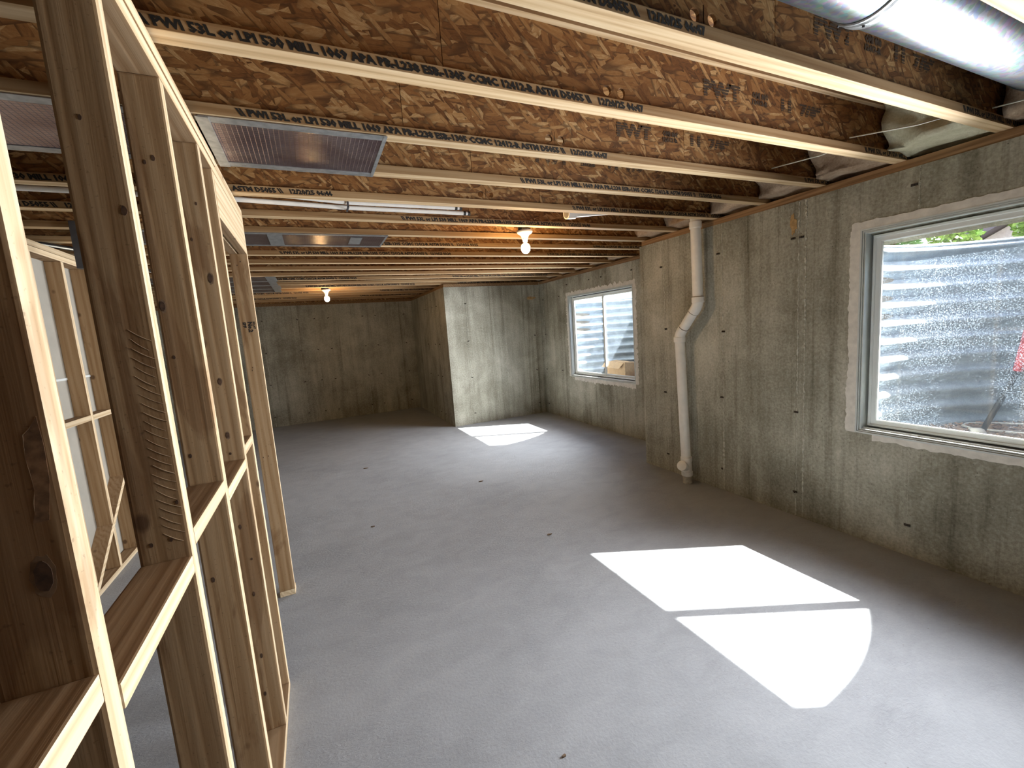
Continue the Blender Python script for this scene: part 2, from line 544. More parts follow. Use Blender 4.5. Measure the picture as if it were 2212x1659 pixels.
def wall_with_hole(name, x0, x1, ya, yb, z1, hy0, hy1, hz0, hz1, mat, out_top=None):
    """slab between x0 (room) and x1 with a window opening; the outer lintel may hang lower"""
    m = MB()
    m.box(x0, x1, ya, hy0, 0, z1); m.box(x0, x1, hy1, yb, 0, z1)
    m.box(x0, x1, hy0, hy1, 0, hz0)
    if out_top and out_top < hz1:
        m.prism([(x0, hy0, hz1), (x0, hy0, z1), (x1, hy0, z1), (x1, hy0, out_top)], (0, hy1 - hy0, 0))
    else:
        m.box(x0, x1, hy0, hy1, hz1, z1)
    return m.obj(name, mat)
wall_r = struct(wall_with_hole('wall_right', XR, XR + T1, YB, YJ, HW, WY0, WY1, WZ0, WZ1, CONCY, 1.97))
struct(MB().box(XR + T1, XR2 + T2, YJ - 0.22, YJ, 0, HW).obj('wall_return', CONCX))
wall_f = struct(wall_with_hole('wall_right_far', XR2, XR2 + T2, YJ, YC + 0.2, HW, VY0, VY1, WZ0, WZ1, CONCY))
wall_j = struct(MB().box(XJ, XR2, YC, YC + 0.2, 0, HW).obj('wall_corner', CONCX))
wall_s = struct(MB().box(XJ, XJ + 0.2, YC + 0.2, YF, 0, HW).obj('wall_side', CONCY))
wall_b = struct(MB().box(XL, XJ + 0.2, YF, YF + 0.2, 0, HW).obj('wall_back', CONCX))
struct(MB().box(XL - 0.2, XL, YB, YF + 0.2, 0, HJ + JD).obj('wall_left', CONCY))
struct(MB().box(XL - 0.2, XR + T1, YB - 0.2, YB, 0, HJ + JD).obj('wall_front', CONCX))

# mudsill and rim boards
t1 = struct(MB().box(XR + 0.004, XR + 0.14, YB, YJ - 0.03, HW, HJ - 0.0005, 0.003).obj('trim_1', SILLM))
t2 = struct(MB().box(XR2 + 0.004, XR2 + 0.10, YJ, YC, HW, HJ - 0.0005, 0.003).obj('trim_2', SILLM))
t3 = struct(MB().box(XJ + 0.004, XR2, YC + 0.006, YC + 0.14, HW, HJ - 0.0005, 0.003).obj('trim_3', SILLM))
t4 = struct(MB().box(XJ + 0.006, XJ + 0.14, YC + 0.14, YF, HW, HJ - 0.0005, 0.003).obj('trim_4', SILLM))
t5 = struct(MB().box(XL, XJ + 0.1, YF + 0.006, YF + 0.14, HW, HJ - 0.0005, 0.003).obj('trim_5', SILLM))
struct(MB().box(XR + 0.15, XR + 0.18, YB, YJ, HJ, HJ + JD).obj('trim_6', OSBX))
struct(MB().box(XR + 0.18, XR2 + T2, YJ - 0.05, YJ - 0.02, HJ, HJ + JD).obj('trim_7', OSBX))
struct(MB().box(XR2 + 0.08, XR2 + T2, YJ - 0.02, YC + 0.2, HJ, HJ + JD).obj('trim_8', OSBX))
struct(MB().box(XJ + 0.15, XR2 + 0.08, YC + 0.15, YC + 0.18, HJ, HJ + JD).obj('trim_9', OSBX))
struct(MB().box(XJ + 0.15, XJ + 0.18, YC + 0.18, YF, HJ, HJ + JD).obj('trim_10', OSBX))
struct(MB().box(XL, XJ + 0.18, YF + 0.02, YF + 0.05, HW, HJ + JD).obj('trim_11', OSBX))

# ------------------------------------------------------------------ seams, ties and skim coat on the concrete
def seam(parent, p, axis_normal, z0=0.01, z1=HW - 0.01, r=0.004, seed=0):
    """crusty bead of cement left where two form panels met"""
    rnd = random.Random(seed)
    m = MB()
    n = 170
    pts, rad = [], []
    for i in range(n + 1):
        z = z0 + (z1 - z0) * i / n
        w = (noise.noise((seed * 3.1, z * 1.4, 0)) + 0.35)
        rr = 1.7 * r * max(0.12, w + 0.4) * (1.0 if rnd.random() < 0.55 else 0.25) * (0.5 + 0.6 * rnd.random())
        rr = max(0.0008, rr)
        j = rnd.uniform(-0.003, 0.003)
        pts.append((p[0], p[1] + j, z) if axis_normal == 0 else (p[0] + j, p[1], z))
        rad.append(rr)
    m.tube(pts, r, 5, True, rad)
    return m.obj('seam_ridge', SEAMM, parent)
SEAMM = plain('cement_bead', (0.50, 0.49, 0.42), 0.9, 0, 0.25, 60)
_tie = MB().box(-0.016, 0.016, -0.003, 0.003, -0.007, 0.007)
_tie.box(-0.004, 0.004, -0.012, 0.003, -0.004, 0.004)
_o = _tie.obj('form_tie', TIE); tie_me = _o.data; bpy.data.objects.remove(_o)
def tie(parent, p, face, tilt=0.0):
    o = link('form_tie', tie_me, parent, p)
    if face == 'x-': o.rotation_euler = (tilt, 0, math.radians(-90))
    else: o.rotation_euler = (0, tilt, 0)
    return o
rt = random.Random(3)
for i, y in enumerate([3.37, 2.69, 2.045, 1.995, 1.355]):
    seam(wall_r, (XR, y), 0, 0.01, (HW - 0.01) if y > 1.5 else 0.70, (0.0036, 0.0045, 0.0055, 0.005, 0.0045)[i], i + 1)
seam(wall_r, (XR, 1.365), 0, 2.12, HW - 0.01, 0.004, 9)
for y, z in [(3.405, 2.108), (2.73, 2.117), (2.085, 2.108), (2.025, 2.106), (1.389, 2.262), (2.684, 1.448), (2.705, 0.864), (2.703, 0.203),
             (3.372, 0.184), (2.05, 0.825), (2.05, 0.194), (1.35, 0.201), (3.36, 1.49), (3.39, 0.84)]:
    tie(wall_r, (XR - 0.002, y, z), 'x-', rt.uniform(-0.5, 0.5))
for i, y in enumerate([6.42, 6.96, 5.50, 5.21, 4.55]):
    z0 = 0.01 if y > 6.2 else 2.12
    seam(wall_f, (XR2, y), 0, z0, HW - 0.01, 0.004, 20 + i)
for y, z in [(5.518, 2.249), (5.22, 2.249), (4.564, 2.249), (6.409, 2.089), (6.143, 2.249), (6.96, 2.076), (6.935, 1.46), (6.962, 0.824), (6.954, 0.184), (6.41, 0.83)]:
    tie(wall_f, (XR2 - 0.002, y, z), 'x-', rt.uniform(-0.3, 0.3))
for i, x in enumerate([2.45, 2.93, 3.15, 3.56, 3.74]):
    seam(wall_j, (x, YC), 1, 0.01, HW - 0.01, (0.003, 0.004, 0.006, 0.003, 0.006)[i], 30 + i)
for x, z in [(2.444, 2.08), (2.446, 1.445), (2.459, 0.819), (2.463, 0.188), (3.735, 1.456), (3.734, 0.823), (3.748, 0.202)]:
    tie(wall_j, (x, YC - 0.002, z), 'y-', rt.uniform(-0.5, 0.5))
for i, x in enumerate([-0.815, -0.2, 0.115, 0.372, 1.04, 1.30, 1.90]):
    seam(wall_b, (x, YF), 1, 0.01, HW - 0.01, 0.004, 40 + i)
    for z in (2.088, 1.465, 0.842, 0.2):
        tie(wall_b, (x, YF - 0.002, z), 'y-', rt.uniform(-0.6, 0.6))
for i, y in enumerate([7.62, 7.91, 8.45]):
    seam(wall_s, (XJ, y), 0, 0.01, HW - 0.01, 0.004, 50 + i)
    for z in (2.09, 1.42, 0.84, 0.15):
        tie(wall_s, (XJ - 0.002, y, z), 'x-', rt.uniform(-0.6, 0.6))
# rust stained patches where a tie was chiselled out
def blotch(parent, c, axis, w, h, mat, seed, thick=0.004):
    rnd = random.Random(seed); m = MB(); pts = []
    for k in range(18):
        a = 2 * math.pi * k / 18
        r = 1 + rnd.uniform(-0.35, 0.3)
        u, v = w * r * math.cos(a), h * r * math.sin(a)
        pts.append((c[0], c[1] + u, c[2] + v) if axis == 0 else (c[0] + u, c[1], c[2] + v))
    m.prism(pts, (-thick, 0, 0) if axis == 0 else (0, -thick, 0))
    return m.obj('tie_patch', mat, parent)
blotch(wall_r, (XR + 0.001, 2.085, 2.20), 0, 0.022, 0.07, RUST, 5)
blotch(wall_j, (3.70, YC + 0.001, 2.13), 1, 0.085, 0.028, RUST, 6)

def skim(parent, x, y0, y1, z0, z1, wl, wr, wt, wb, seed, amp=0.02):
    """thin skim of cement around the opening with a torn outer edge"""
    m = MB(); rnd = random.Random(seed)
    def strip(a, b, inner, n, width, out):
        prev = None
        for i in range(n + 1):
            t = i / n
            q = [a[j] + (b[j] - a[j]) * t for j in range(2)]
            w = width * (1 + 0.30 * noise.noise((seed + t * 7, out[0] * 3, out[1] * 5))) + amp * (noise.noise((seed + t * 31, 2 + out[0], out[1])) + 0.6 * noise.noise((seed + t * 83, 7 + out[0], out[1])) + rnd.uniform(-0.25, 0.25))
            w = max(0.004, w)
            o_ = (q[0] + out[0] * w, q[1] + out[1] * w)
            cur = (q, o_)
            if prev:
                m.prism([(x, prev[0][0], prev[0][1]), (x, cur[0][0], cur[0][1]), (x, cur[1][0], cur[1][1]), (x, prev[1][0], prev[1][1])], (-0.005, 0, 0))
            prev = cur
    if wl: strip((y1, z0), (y1, z1), 0, 90, wl, (1, 0))
    if wr: strip((y0, z0), (y0, z1), 0, 90, wr, (-1, 0))
    if wt: strip((y0 - (wr or 0) * 0.8, z1), (y1 + (wl or 0) * 0.9, z1), 0, 100, wt, (0, 1))
    if wb: strip((y0, z0), (y1 - 0.1, z0), 0, 100, wb, (0, -1))
    return m.obj('cement_skim', PLASTER, parent)
skim(wall_r, XR + 0.001, WY0, WY1, WZ0, WZ1, 0.055, 0.05, 0.045, 0.04, 3, 0.010)
skim(wall_f, XR2 + 0.001, VY0, VY1, WZ0, WZ1, 0.05, 0.06, 0.05, 0.055, 8, 0.030)

# ------------------------------------------------------------------ windows
def ring(m, y0, y1, z0, z1, prof):
    """sweep profile (inset, x) round a rectangle with mitred corners"""
    rings = []
    for i, x in prof:
        rings.append([m.b.verts.new(p) for p in ((x, y0 + i, z0 + i), (x, y1 - i, z0 + i), (x, y1 - i, z1 - i), (x, y0 + i, z1 - i))])
    n = len(rings)
    for a in range(n):
        A, B = rings[a], rings[(a + 1) % n]
        for k in range(4): m.b.faces.new((A[k], A[(k + 1) % 4], B[(k + 1) % 4], B[k]))
    return m
def window(name, x, y0, y1, z0, z1, thick):
    root = bpy.data.objects.new(name, None); COL.objects.link(root)
    root.location = (x, (y0 + y1) / 2, z0); root['kind'] = 'structure'
    e = 0.0005
    # buck: ribbed liner at the room face
    pr = [(e, x - 0.006), (0.010, x - 0.006), (0.010, x + 0.004), (0.014, x + 0.004), (0.014, x - 0.001), (0.019, x - 0.001), (0.019, x + 0.010),
          (0.023, x + 0.010), (0.023, x + 0.004), (0.028, x + 0.004), (0.028, x + 0.085), (e, x + 0.085)]
    autosmooth(ring(MB(), y0, y1, z0, z1, pr).obj('window_buck', BUCK, root), 20)
    ring(MB(), y0, y1, z0, z1, [(0.0275, x + 0.086), (0.044, x + 0.086), (0.044, x + 0.099), (0.0275, x + 0.099)]).obj('shadow_gap', DARK_METAL, root)  # dark ring standing in for the shade between buck and frame
    fr = [(0.042, x + 0.060), (0.046, x + 0.056), (0.056, x + 0.056), (0.059, x + 0.060), (0.059, x + 0.100), (0.042, x + 0.100)]
    autosmooth(ring(MB(), y0, y1, z0, z1, fr).obj('window_frame', WHITE_VINYL, root), 20)
    # bottom track lip
    MB().box(x + 0.030, x + 0.036, y0 + 0.03, y1 - 0.03, z0 + 0.0285, z0 + 0.036).obj('track_lip', WHITE_VINYL, root)
    ym = (y0 + y1) / 2 - 0.03
    for k, (a, b, dx) in enumerate(((ym - 0.042, y1 - 0.055, 0.066), (y0 + 0.055, ym + 0.018, 0.084))):
        sp = [(0.0, x + dx), (0.004, x + dx - 0.003), (0.028, x + dx - 0.003), (0.034, x + dx + 0.003), (0.034, x + dx + 0.016), (0.0, x + dx + 0.016)]
        sa = autosmooth(ring(MB(), a, b, z0 + 0.055, z1 - 0.055, sp).obj('sash', WHITE_VINYL, root), 20)
        MB().box(x + dx + 0.006, x + dx + 0.0085, a + 0.033, b - 0.033, z0 + 0.088, z1 - 0.088).obj('pane', GLASS, sa)
    return root
window('window_1', XR, WY0, WY1, WZ0, WZ1, T1)
window('window_2', XR2, VY0, VY1, WZ0, WZ1, T2)
lamp_dx = 0.02
window_lamp(XR + lamp_dx, (WY0 + WY1) / 2, (WZ0 + WZ1) / 2, 1.42, 1.12, WINDOW_LAMP)
window_lamp(XR2 + lamp_dx, (VY0 + VY1) / 2, (WZ0 + WZ1) / 2, 1.42, 1.12, WINDOW_LAMP)

# ------------------------------------------------------------------ outside: ground, wells, trees, neighbour
GZ, RIM, WELLZ = 1.83, 1.98, 0.635
def ground():
    m = MB()
    X0, X1 = XR + T1, 40
    wells = [(WY0 - 0.03, WY1 + 0.03, XR + T1, XR + T1 + 1.36), (VY0 - 0.03, VY1 + 0.03, XR2 + T2, XR2 + T2 + 1.36)]
    xa = 5.45
    m.box(xa, X1, -30, 30, GZ - 0.6, GZ)
    m.box(X0, xa, -30, wells[0][0], GZ - 0.4, GZ)
    m.box(wells[0][3], xa, wells[0][0], wells[0][1], GZ - 0.4, GZ)
    m.box(X0, xa, wells[0][1], YJ - 0.22, GZ - 0.4, GZ)
    X0 = XR2 + T2
    m.box(X0, xa, YJ - 0.22, wells[1][0], GZ - 0.4, GZ)
    m.box(wells[1][3], xa, wells[1][0], wells[1][1], GZ - 0.4, GZ)
    m.box(X0, xa, wells[1][1], 30, GZ - 0.4, GZ)
    return m.obj('ground_outside', EARTH)
struct(ground())
struct(MB().box(XR + T1 - 0.01, XR + T1 + 0.05, -8, YJ - 0.2, HJ - 0.05, 5.4).obj('wall_exterior', EXTW))
struct(MB().box(XR2 + T2 - 0.01, XR2 + T2 + 0.05, YJ - 0.2, 14, HJ - 0.05, 5.4).obj('wall_exterior_far', EXTW))

def well(x, yc, label, wellname):
    root = thing('window_well', (x, yc, WELLZ), label, 'window well')
    Wd, D, nseg = 0.825, 1.26, 40
    pitch, amp = 0.125, 0.027
    nz = int((RIM - 0.03 - WELLZ + 0.1) / pitch * 8)
    m = MB(); rows = []
    for i in range(nz + 1):
        z = WELLZ - 0.1 + (RIM - 0.02 - WELLZ + 0.1) * i / nz
        off = amp * math.cos(2 * math.pi * z / pitch)
        row = []
        for k in range(nseg + 1):
            a = -math.pi / 2 + math.pi * k / nseg
            nx, ny = math.cos(a) / D, math.sin(a) / Wd
            ln = math.hypot(nx, ny)
            row.append(m.b.verts.new((x + 0.02 + D * math.cos(a) + off * nx / ln, yc + Wd * math.sin(a) + off * ny / ln, z)))
        rows.append(row)
    for A, B in zip(rows, rows[1:]):
        for k in range(nseg): m.b.faces.new((A[k], A[k + 1], B[k + 1], B[k]))
    o = m.obj('corrugated_shell', GALV, root, True)
    sm = o.modifiers.new('thick', 'SOLIDIFY'); sm.thickness = 0.004; sm.offset = 1
    pts = []
    for k in range(nseg + 1):
        a = -math.pi / 2 + math.pi * k / nseg
        pts.append((x + 0.02 + D * math.cos(a), yc + Wd * math.sin(a), RIM - 0.012))
    MB().tube(pts, 0.016, 8).obj('rolled_rim', GALV, root, True)
    return root
well(XR + T1, (WY0 + WY1) / 2, 'corrugated galvanised window well outside the large near window', 0)
well(XR2 + T2, (VY0 + VY1) / 2, 'corrugated galvanised window well outside the small far window', 0)
def chips(x0, x1, y0, y1, z, name, label, n, seed):
    rnd = random.Random(seed)
    m = MB().box(x0, x1, y0, y1, z - 0.3, z)
    for i in range(n):
        x, y = rnd.uniform(x0, x1), rnd.uniform(y0, y1)
        a, b = rnd.uniform(0.012, 0.035), rnd.uniform(0.006, 0.012)
        q = Matrix.Rotation(rnd.uniform(0, 6.28), 3, 'Z') @ Matrix.Rotation(rnd.uniform(-0.6, 0.6), 3, 'Y')
        c0 = Vector((x, y, z + rnd.uniform(0.0, 0.022)))
        vs = [m.b.verts.new(c0 + q @ Vector(v)) for v in ((-a, -b, 0), (a, -b * 0.6, 0), (a, b, 0.002), (-a, b * 0.7, 0.002), (0, 0, 0.008))]
        for f in ((0, 1, 4), (1, 2, 4), (2, 3, 4), (3, 0, 4), (3, 2, 1, 0)): m.b.faces.new([vs[j] for j in f])
    o = m.obj(name, CHIPC)
    tag(o, label, 'wood chips', None, 'stuff')
chips(XR + T1 + 0.06, XR + T1 + 1.26, WY0 + 0.02, WY1 - 0.02, WELLZ + 0.03, 'wood_chips', 'brown wood chips on the bottom of the near window well', 2600, 1)
chips(XR2 + T2 + 0.06, XR2 + T2 + 1.26, VY0 + 0.02, VY1 - 0.02, WELLZ + 0.03, 'wood_chips', 'brown wood chips on the bottom of the far window well', 900, 2)

# white hose loop, red handled tool, crushed box
h = [(4.53, 0.95, .685), (4.46, 1.20, .687), (4.36, 1.36, .687), (4.26, 1.44, .687), (4.16, 1.43, .687), (4.10, 1.36, .687), (4.13, 1.22, .687), (4.2, 1.0, .687), (4.22, 0.7, .687)]
tag(MB().tube(h, 0.008, 8).obj('hose', WHITE_PVC, None, True), 'thin white hose looped on wood chips outside the near window', 'hose')
st = thing('garden_tool', (4.02, 1.29, WELLZ + 0.03), 'red gripped dark pole leaning in the near window well', 'tool')
MB().tube([(4.02, 1.29, WELLZ + 0.04), (4.10, 1.165, 1.10)], 0.016, 10).obj('pole', BLACK, st, True)
MB().tube([(4.10, 1.165, 1.10), (4.112, 1.145, 1.20), (4.122, 1.13, 1.36)], 0.026, 10, True, [0.024, 0.034, 0.03]).obj('grip', RED, st, True)
MB().tube([(4.00, 1.32, WELLZ + 0.035), (4.03, 1.275, 0.70)], 0.02, 10, True, [0.05, 0.022]).obj('foot', WHITE_PVC, st, True)
bx = thing('cardboard_box', (4.52, 5.66, WELLZ + 0.03), 'crumpled tan cardboard box outside the far window', 'box')
m = MB().box(4.40, 4.64, 5.40, 5.93, WELLZ + 0.03, 0.945)
bmesh.ops.subdivide_edges(m.b, edges=m.b.edges[:], cuts=5, use_grid_fill=True)
for v in m.b.verts:
    v.co += Vector((noise.noise(v.co * 4), noise.noise(v.co * 4 + Vector((9, 0, 0))), noise.noise(v.co * 4 + Vector((0, 9, 0))))) * 0.030
m.obj('carton', CARD, bx)
MB().prism([(4.395, 5.43, 0.95), (4.395, 5.90, 0.955), (4.30, 5.88, 0.875), (4.31, 5.46, 0.86)], (0.004, 0, 0.004)).obj('flap', CARD, bx)

def tree(loc, hgt, rad, n, leafm, label, seed, conif=False):
    root = thing('tree', loc, label, 'tree')
    rnd = random.Random(seed)
    x, y, z = loc
    MB().tube([(x, y, z), (x + 0.05, y, z + hgt * 0.5), (x, y + 0.05, z + hgt * 0.92)], 0.1, 8, True, [0.11, 0.08, 0.03]).obj('trunk', BARK, root, True)
    m = MB()
    for i in range(n):
        t = rnd.random()
        if conif:
            zz = z + hgt * (0.10 + 0.9 * t); rr = rad * (1 - t) + 0.05
            a = rnd.uniform(0, 6.28); r = rr * math.sqrt(rnd.random())
            p = Vector((x + r * math.cos(a), y + r * math.sin(a), zz - 0.25 * r))
            d = Vector((math.cos(a), math.sin(a), 0.15 + rnd.uniform(-.25, .25))).normalized()
            L, Wd = rnd.uniform(0.10, 0.22), 0.014
        else:
            while True:
                q = Vector((rnd.uniform(-1, 1), rnd.uniform(-1, 1), rnd.uniform(-1, 1)))
                if q.length < 1 and noise.noise(q * 2.2 + Vector((seed, 0, 0))) > -0.12: break
            p = Vector((x, y, z + hgt * 0.58)) + Vector((q.x * rad, q.y * rad, q.z * hgt * 0.45))
            d = Vector((rnd.uniform(-1, 1), rnd.uniform(-1, 1), rnd.uniform(-.6, .6))).normalized()
            L, Wd = rnd.uniform(0.05, 0.10), rnd.uniform(0.022, 0.04)
        w = d.cross(Vector((rnd.uniform(-1, 1), rnd.uniform(-1, 1), rnd.uniform(-1, 1)))).normalized() * Wd
        vs = [m.b.verts.new(v) for v in (p - d * L * .5, p + w, p + d * L * .5, p - w)]
        m.b.faces.new(vs)
    m.obj('foliage', leafm, root, fix=False)
    return root
tree((9.35, 4.25, GZ), 2.2, 0.46, 4200, LEAFD, 'feathery dark green conifer seen through the left of the near window', 4, True)
tree((9.0, 3.32, GZ), 1.25, 0.30, 1500, LEAF, 'bright leafy bush seen over the near window well', 5)
tree((9.0, 2.42, GZ), 1.7, 0.34, 2000, LEAF, 'bright green tree at the upper right corner of the near window', 6)
nb = thing('neighbour_house', (12.5, 3.2, GZ), 'mauve gabled house beyond the trees outside the near window', 'house')
MB().prism([(12.5, -3.4, GZ), (12.5, 5.3, GZ), (12.5, 5.3, 2.05), (12.5, 0.9, 4.55), (12.5, -3.4, 2.05)], (4, 0, 0)).obj('gable_wall', SIDING, nb)
MB().prism([(12.2, 5.6, 1.92), (12.2, 0.9, 4.58), (12.2, 0.9, 4.85), (12.2, 5.6, 2.18)], (4.4, 0, 0)).obj('roof', FASCIA, nb)
MB().prism([(12.2, -3.8, 1.92), (12.2, 0.9, 4.58), (12.2, 0.9, 4.85), (12.2, -3.8, 2.18)], (4.4, 0, 0)).obj('roof', FASCIA, nb)

# ------------------------------------------------------------------ I-joists
def text_mesh(body, size, shear, target_w=None, key={}):
    k = (body, round(target_w or 0, 2), size)
    if k in key: return key[k]
    cu = bpy.data.curves.new('print', 'FONT')
    cu.body = body; cu.size = size; cu.shear = shear
    cu.resolution_u = 1
    cu.offset = 0.0017 * (size / 0.03)
    cu.space_character = 1.0
    cu.fill_mode = 'FRONT'
    to = bpy.data.objects.new('print', cu); COL.objects.link(to)
    dg = bpy.context.evaluated_depsgraph_get()
    me = bpy.data.meshes.new_from_object(to.evaluated_get(dg))
    bpy.data.objects.remove(to); bpy.data.curves.remove(cu)
    xs = [v.co.x for v in me.vertices]
    x0, w = min(xs), max(xs) - min(xs)
    sx = (target_w / w) if target_w else 1.0
    for v in me.vertices: v.co.x = (v.co.x - x0) * sx
    me.materials.clear(); me.materials.append(INK)
    key[k] = me
    return me
def put_text(parent, me, x, y, z, mat=None):
    """lettering on a face that looks towards -y"""
    o = link('printed_lettering', me, parent, (x, y, z))
    o['kind'] = 'stuff'
    o.rotation_euler = (math.radians(90), 0, 0)
    return o
def stamp_text(date): return '\\\\ PWI 53L or LPI 530 MILL 1069 APA PR-L238 ESR-1305 CCMC 12412-R ASTM D5055 \\\\   ' + date

def web_panel(parent, y, xa, xb, holes):
    z0, z1 = HJ + 0.030, HJ + JD - 0.030
    t = 0.0055
    m = MB()
    def solid(a, b, c0, c1): m.box(a, b, y - t, y + t, c0, c1)
    hs = [h for h in holes if xa + 0.05 < h < xb - 0.05]
    if not hs:
        solid(xa, xb, z0, z1)
    else:
        hz, r, hw = HJ + 0.078, 0.019, 0.0345
        la, lb = min(hs) - hw, max(hs) + hw
        solid(xa, la, z0, z1); solid(lb, xb, z0, z1)
        solid(la, lb, z0, hz - hw); solid(la, lb, hz + hw, z1)
        for h in hs:
            for yy in (y - t, y + t):
                n = 24
                inner = [m.b.verts.new((h + r * math.cos(2 * math.pi * k / n), yy, hz + r * math.sin(2 * math.pi * k / n))) for k in range(n)]
                outer = []
                for k in range(n):
                    a = 2 * math.pi * k / n
                    q = max(abs(math.cos(a)), abs(math.sin(a)))
                    outer.append(m.b.verts.new((h + hw * math.cos(a) / q, yy, hz + hw * math.sin(a) / q)))
                for k in range(n): m.b.faces.new((inner[k], inner[(k + 1) % n], outer[(k + 1) % n], outer[k]))
            n = 24
            A = [m.b.verts.new((h + r * math.cos(2 * math.pi * k / n), y - t, hz + r * math.sin(2 * math.pi * k / n))) for k in range(n)]
            B = [m.b.verts.new((h + r * math.cos(2 * math.pi * k / n), y + t, hz + r * math.sin(2 * math.pi * k / n))) for k in range(n)]
            for k in range(n): m.b.faces.new((A[k], A[(k + 1) % n], B[(k + 1) % n], B[k]))
    return m.obj('web', OSBX, parent)

ORD = ['', 'first', 'second', 'third', 'fourth', 'fifth', 'sixth', 'seventh', 'eighth', 'ninth', 'tenth', 'eleventh', 'twelfth', 'thirteenth',
       'fourteenth', 'fifteenth', 'sixteenth', 'seventeenth', 'eighteenth', 'nineteenth', 'twentieth', 'twenty-first']
JL = {0: 'floor joist nearest overhead, on the near side of the round duct',
      1: 'broad pale floor joist directly behind the round steel duct',
      2: 'stamped wooden I-joist crossing in front of the nearest foil panel, second behind the duct',
      3: 'wooden I-joist along the near edge of the large foil panel',
      4: 'wooden I-joist along the far edge of the large foil panel',
      5: 'wooden I-joist between the large foil panel and the twin white tubes',
      6: 'wooden I-joist just beyond the twin white tubes, over the nearer bulb',
      7: 'wooden I-joist along the near edge of the second foil panel',
      8: 'wooden I-joist along the far edge of the second foil panel'}
# x of text start per joist, dates, web seams
JTXT = {1: [(-0.45, '12/20/25 06:47'), (2.745, '12/20/25 06:47')], 2: [(-0.305, '12/20/25 06:47'), (2.842, '12/20/25 06:47')],
        3: [(-0.147, '12/20/25 06:47'), (3.04, '12/20/25 06:47')], 4: [(1.175, '12/20/25 06:46'), (-1.95, '12/20/25 06:46')],
        5: [(-1.40, '12/20/25 06:46'), (1.805, '12/20/25 06:46')], 6: [(0.675, '12/20/25 06:46'), (-2.5, '12/20/25 06:46')],
        8: [(-0.03, '12/10/25 03:25'), (2.92, '12/10/25 03:25')], 9: [(-0.167, '12/10/25 03:24'), (2.6, '12/10/25 03:24')],
        13: [(-0.95, '12/10/25 03:24'), (2.0, '12/10/25 03:24')], 15: [(0.02, '12/10/25 03:25'), (2.35, '12/10/25 03:25')],
        17: [(-1.55, '12/10/25 03:24'), (1.2, '12/10/25 03:24')], 19: [(-1.75, '12/10/25 03:24'), (0.95, '12/10/25 03:24')]}
JSEAM = {1: [-0.9, 1.513], 2: [-0.75, 0.495, 2.994], 3: [0.45, 2.015], 4: [0.9, 2.28], 5: [1.562, 2.7], 6: [1.2, 2.45]}
JHOLE = {1: [1.149, 1.222], 2: [1.152, 1.221], 3: [1.143, 1.21], 5: [1.12, 1.192]}
FH, FW = 0.0381, 0.0635
for j, y0 in enumerate(JOIST_Y):
    yc = y0 + FW / 2
    xb = (XR if y0 < YJ - 0.12 else XR2 if y0 < YC + 0.1 else XJ) + (0.13 if y0 < YJ - 0.12 else 0.075)
    lab = JL.get(j, '%s wooden I-joist counted back from the round steel duct' % ORD[j])
    root = thing('floor_joist', (0, yc, HJ), lab, 'joist', 'wooden I-joists of the ceiling')
    xa = XL + 0.01
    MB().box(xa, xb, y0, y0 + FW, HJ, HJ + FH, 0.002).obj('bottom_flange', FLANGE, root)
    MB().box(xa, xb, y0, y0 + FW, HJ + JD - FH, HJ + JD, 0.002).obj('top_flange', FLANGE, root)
    cuts = [xa] + [v for v in JSEAM.get(j, [])] + [xb]
    for a, b in zip(cuts, cuts[1:]):
        web_panel(root, yc, a + 0.0012, b - 0.0012, JHOLE.get(j, []))
    for x, d in JTXT.get(j, []):
        put_text(root, text_mesh(stamp_text(d), 0.032, -0.28, 1.61), x, y0 - 0.0009, HJ + 0.0075)

# big faded mill stamps on the webs
def web_stamp(j, x):
    root = [o for o in COL.objects if o.name.startswith('floor_joist') and abs(o.location.y - JOIST_Y[j] - FW / 2) < 1e-4][0]
    y = JOIST_Y[j] + FW / 2 - 0.0065
    rnd = random.Random(j)
    for body, sz, xx, zz, wd, off in (('PWT', 0.085, 0.0, 0.140, 0.23, 0.006), ('OMI 808', 0.036, 0.31, 0.170, 0.11, 0.001), ('12412-R', 0.03, 0.31, 0.142, 0.11, 0.001),
                                      ('11', 0.075, 0.515, 0.143, 0.075, 0.004), ('7/8"', 0.07, 0.655, 0.140, 0.17, 0.003)):
        src = text_mesh(body, sz, 0.0, wd)
        b_ = bmesh.new(); b_.from_mesh(src)
        dz = 0.0125
        n = int(sz / dz) + 2
        for r in range(n):
            for cut in (r * dz, r * dz + 0.0035):
                bmesh.ops.bisect_plane(b_, geom=b_.verts[:] + b_.edges[:] + b_.faces[:], plane_co=(0, cut, 0), plane_no=(0, 1, 0))
        dead = [f for f in b_.faces if (f.calc_center_median().y % dz) < 0.0035 and sz > 0.05 or rnd.random() < 0.04]
        bmesh.ops.delete(b_, geom=dead, context='FACES')
        me = bpy.data.meshes.new('mill_stamp'); b_.to_mesh(me); b_.free()
        me.materials.append(INK_FADED)
        o = put_text(root, me, x + xx, y - 0.0006, HJ + zz)
        o.name = 'mill_stamp'
for j, x in ((2, 1.67), (3, 1.55), (1, 1.72), (4, 1.30)):
    web_stamp(j, x)

